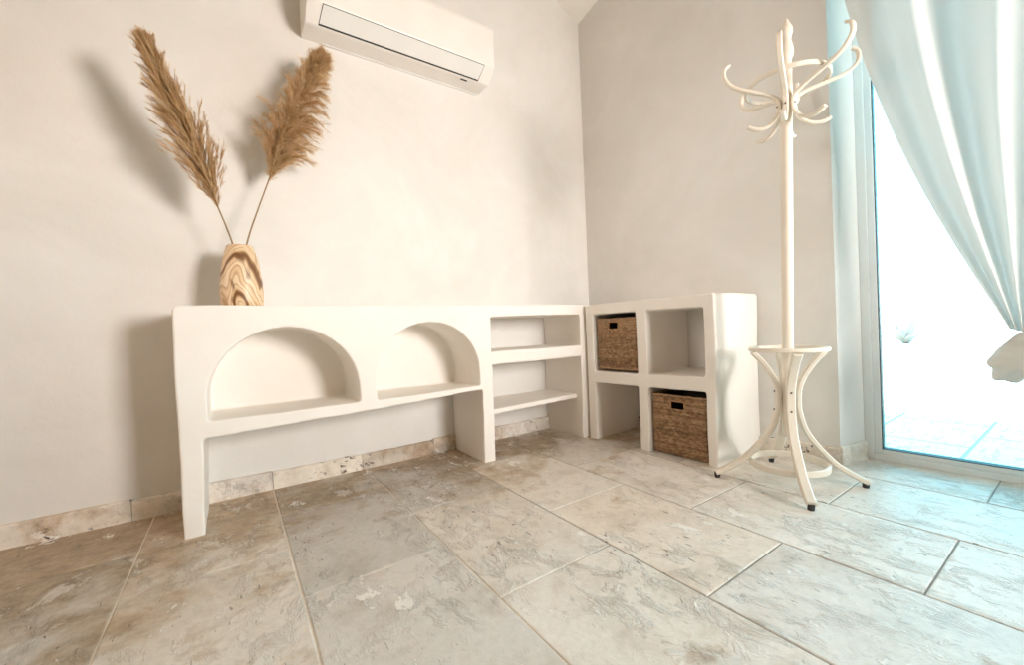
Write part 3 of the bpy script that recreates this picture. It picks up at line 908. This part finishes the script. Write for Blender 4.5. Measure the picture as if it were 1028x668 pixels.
# ------------------------------------------------------------------ daylight
w = bpy.data.worlds.new('daylight'); SC.world = w; w.use_nodes = True
nt = w.node_tree
bg = nt.nodes['Background']
tc = N(nt, 'ShaderNodeTexCoord'); sx = N(nt, 'ShaderNodeSeparateXYZ')
L(nt, tc.outputs['Generated'], sx.inputs[0])
mp = N(nt, 'ShaderNodeMapRange'); mp.inputs['From Min'].default_value = -0.2; mp.inputs['From Max'].default_value = 1.0
L(nt, sx.outputs['Z'], mp.inputs['Value'])
cool = ramp(nt, mp.outputs['Result'], [(0.0, (0.66, 0.68, 0.67)), (0.16, (0.60, 0.76, 0.80)), (0.26, (0.32, 0.66, 0.80)), (0.50, (0.17, 0.58, 0.77)), (1.0, (0.11, 0.46, 0.66))])
# the other half of the sky is low, warm evening light
warm = ramp(nt, mp.outputs['Result'], [(0.0, (0.15, 0.11, 0.07)), (0.16, (0.46, 0.34, 0.24)), (0.50, (0.30, 0.25, 0.20)), (1.0, (0.12, 0.22, 0.28))])
az = N(nt, 'ShaderNodeMapRange'); az.inputs['From Min'].default_value = -0.35; az.inputs['From Max'].default_value = 0.15
L(nt, sx.outputs['X'], az.inputs['Value'])
L(nt, mix(nt, az.outputs['Result'], warm, cool), bg.inputs['Color'])
bg.inputs['Strength'].default_value = 10.0
def area(nm, size, c, z, **kw):
    ld = bpy.data.lights.new(nm, 'AREA'); ld.shape = 'RECTANGLE'; ld.size, ld.size_y = size
    o = bpy.data.objects.new(nm, ld); COL.objects.link(o)
    z = Vector(z).normalized()                      # local +z points away from the lit side
    x = Vector((0, 0, 1)).cross(z).normalized(); y = z.cross(x)
    mt = Matrix((x, y, z)).transposed().to_4x4(); mt.translation = c
    o.matrix_world = mt
    return ld
ld = area('door_daylight', (S1 - SF0, HD), W((SF0 + S1) / 2, 0.30, HD / 2), (E2.x, E2.y, 0))
ld.cycles.is_portal = True
# low sunlight spread by the window behind the camera
kc = Vector(((WX0 + WX1) / 2, YF - 0.05, (WZ0 + WZ1) / 2))
ld = area('window_daylight', (WX1 - WX0 - 0.1, WZ1 - WZ0 - 0.1), kc, kc - Vector((0.45, YW, 1.40)))
ld.energy = 34; ld.color = (1.0, 0.88, 0.81); ld.spread = math.radians(88)
# fill light added at an added opening in the unseen left wall
lc = Vector((XL - 0.05, (LY0 + LY1) / 2, (LZ0 + LZ1) / 2))
ld = area('left_fill_light', (LY1 - LY0 - 0.1, LZ1 - LZ0 - 0.1), lc, lc - Vector((2.25, 0.9, 1.35)))
ld.energy = 2.8; ld.color = (0.96, 0.97, 0.96); ld.spread = math.radians(48)
# high sun from behind the house: only the terrace beyond the wall's shade is in it
sd = bpy.data.lights.new('sun', 'SUN'); sd.energy = 9.0; sd.angle = math.radians(0.6); sd.color = (1.0, 0.95, 0.90)
so = bpy.data.objects.new('sun', sd); COL.objects.link(so)
so.rotation_euler = Vector((0.35, 0.05, -1.0)).to_track_quat('-Z', 'Y').to_euler()

# ------------------------------------------------------------------ camera
cam = bpy.data.cameras.new('camera'); co = bpy.data.objects.new('camera', cam); COL.objects.link(co)
cam.sensor_width = 36; cam.lens = 411.15 * 36 / 1028; cam.clip_start = 0.02; cam.clip_end = 200
yaw, pit, rol = math.radians(34.34), math.radians(-0.6108), math.radians(-2.3825)
f = Vector((math.sin(yaw) * math.cos(pit), math.cos(yaw) * math.cos(pit), math.sin(pit)))
r = Vector((math.cos(yaw), -math.sin(yaw), 0)); u = r.cross(f)
r2 = r * math.cos(rol) + u * math.sin(rol); u2 = -r * math.sin(rol) + u * math.cos(rol)
mt = Matrix((r2, u2, -f)).transposed().to_4x4(); mt.translation = (0, 0, 0.68)
co.matrix_world = mt
SC.camera = co

vs = SC.view_settings
vs.view_transform = 'Standard'; vs.look = 'None'; vs.gamma = 1.0; vs.use_curve_mapping = False
vs.exposure = 0.1
SC.cycles.use_denoising = True
SC.cycles.max_bounces = 12; SC.cycles.diffuse_bounces = 8; SC.cycles.transparent_max_bounces = 16
SC.cycles.sample_clamp_indirect = 10
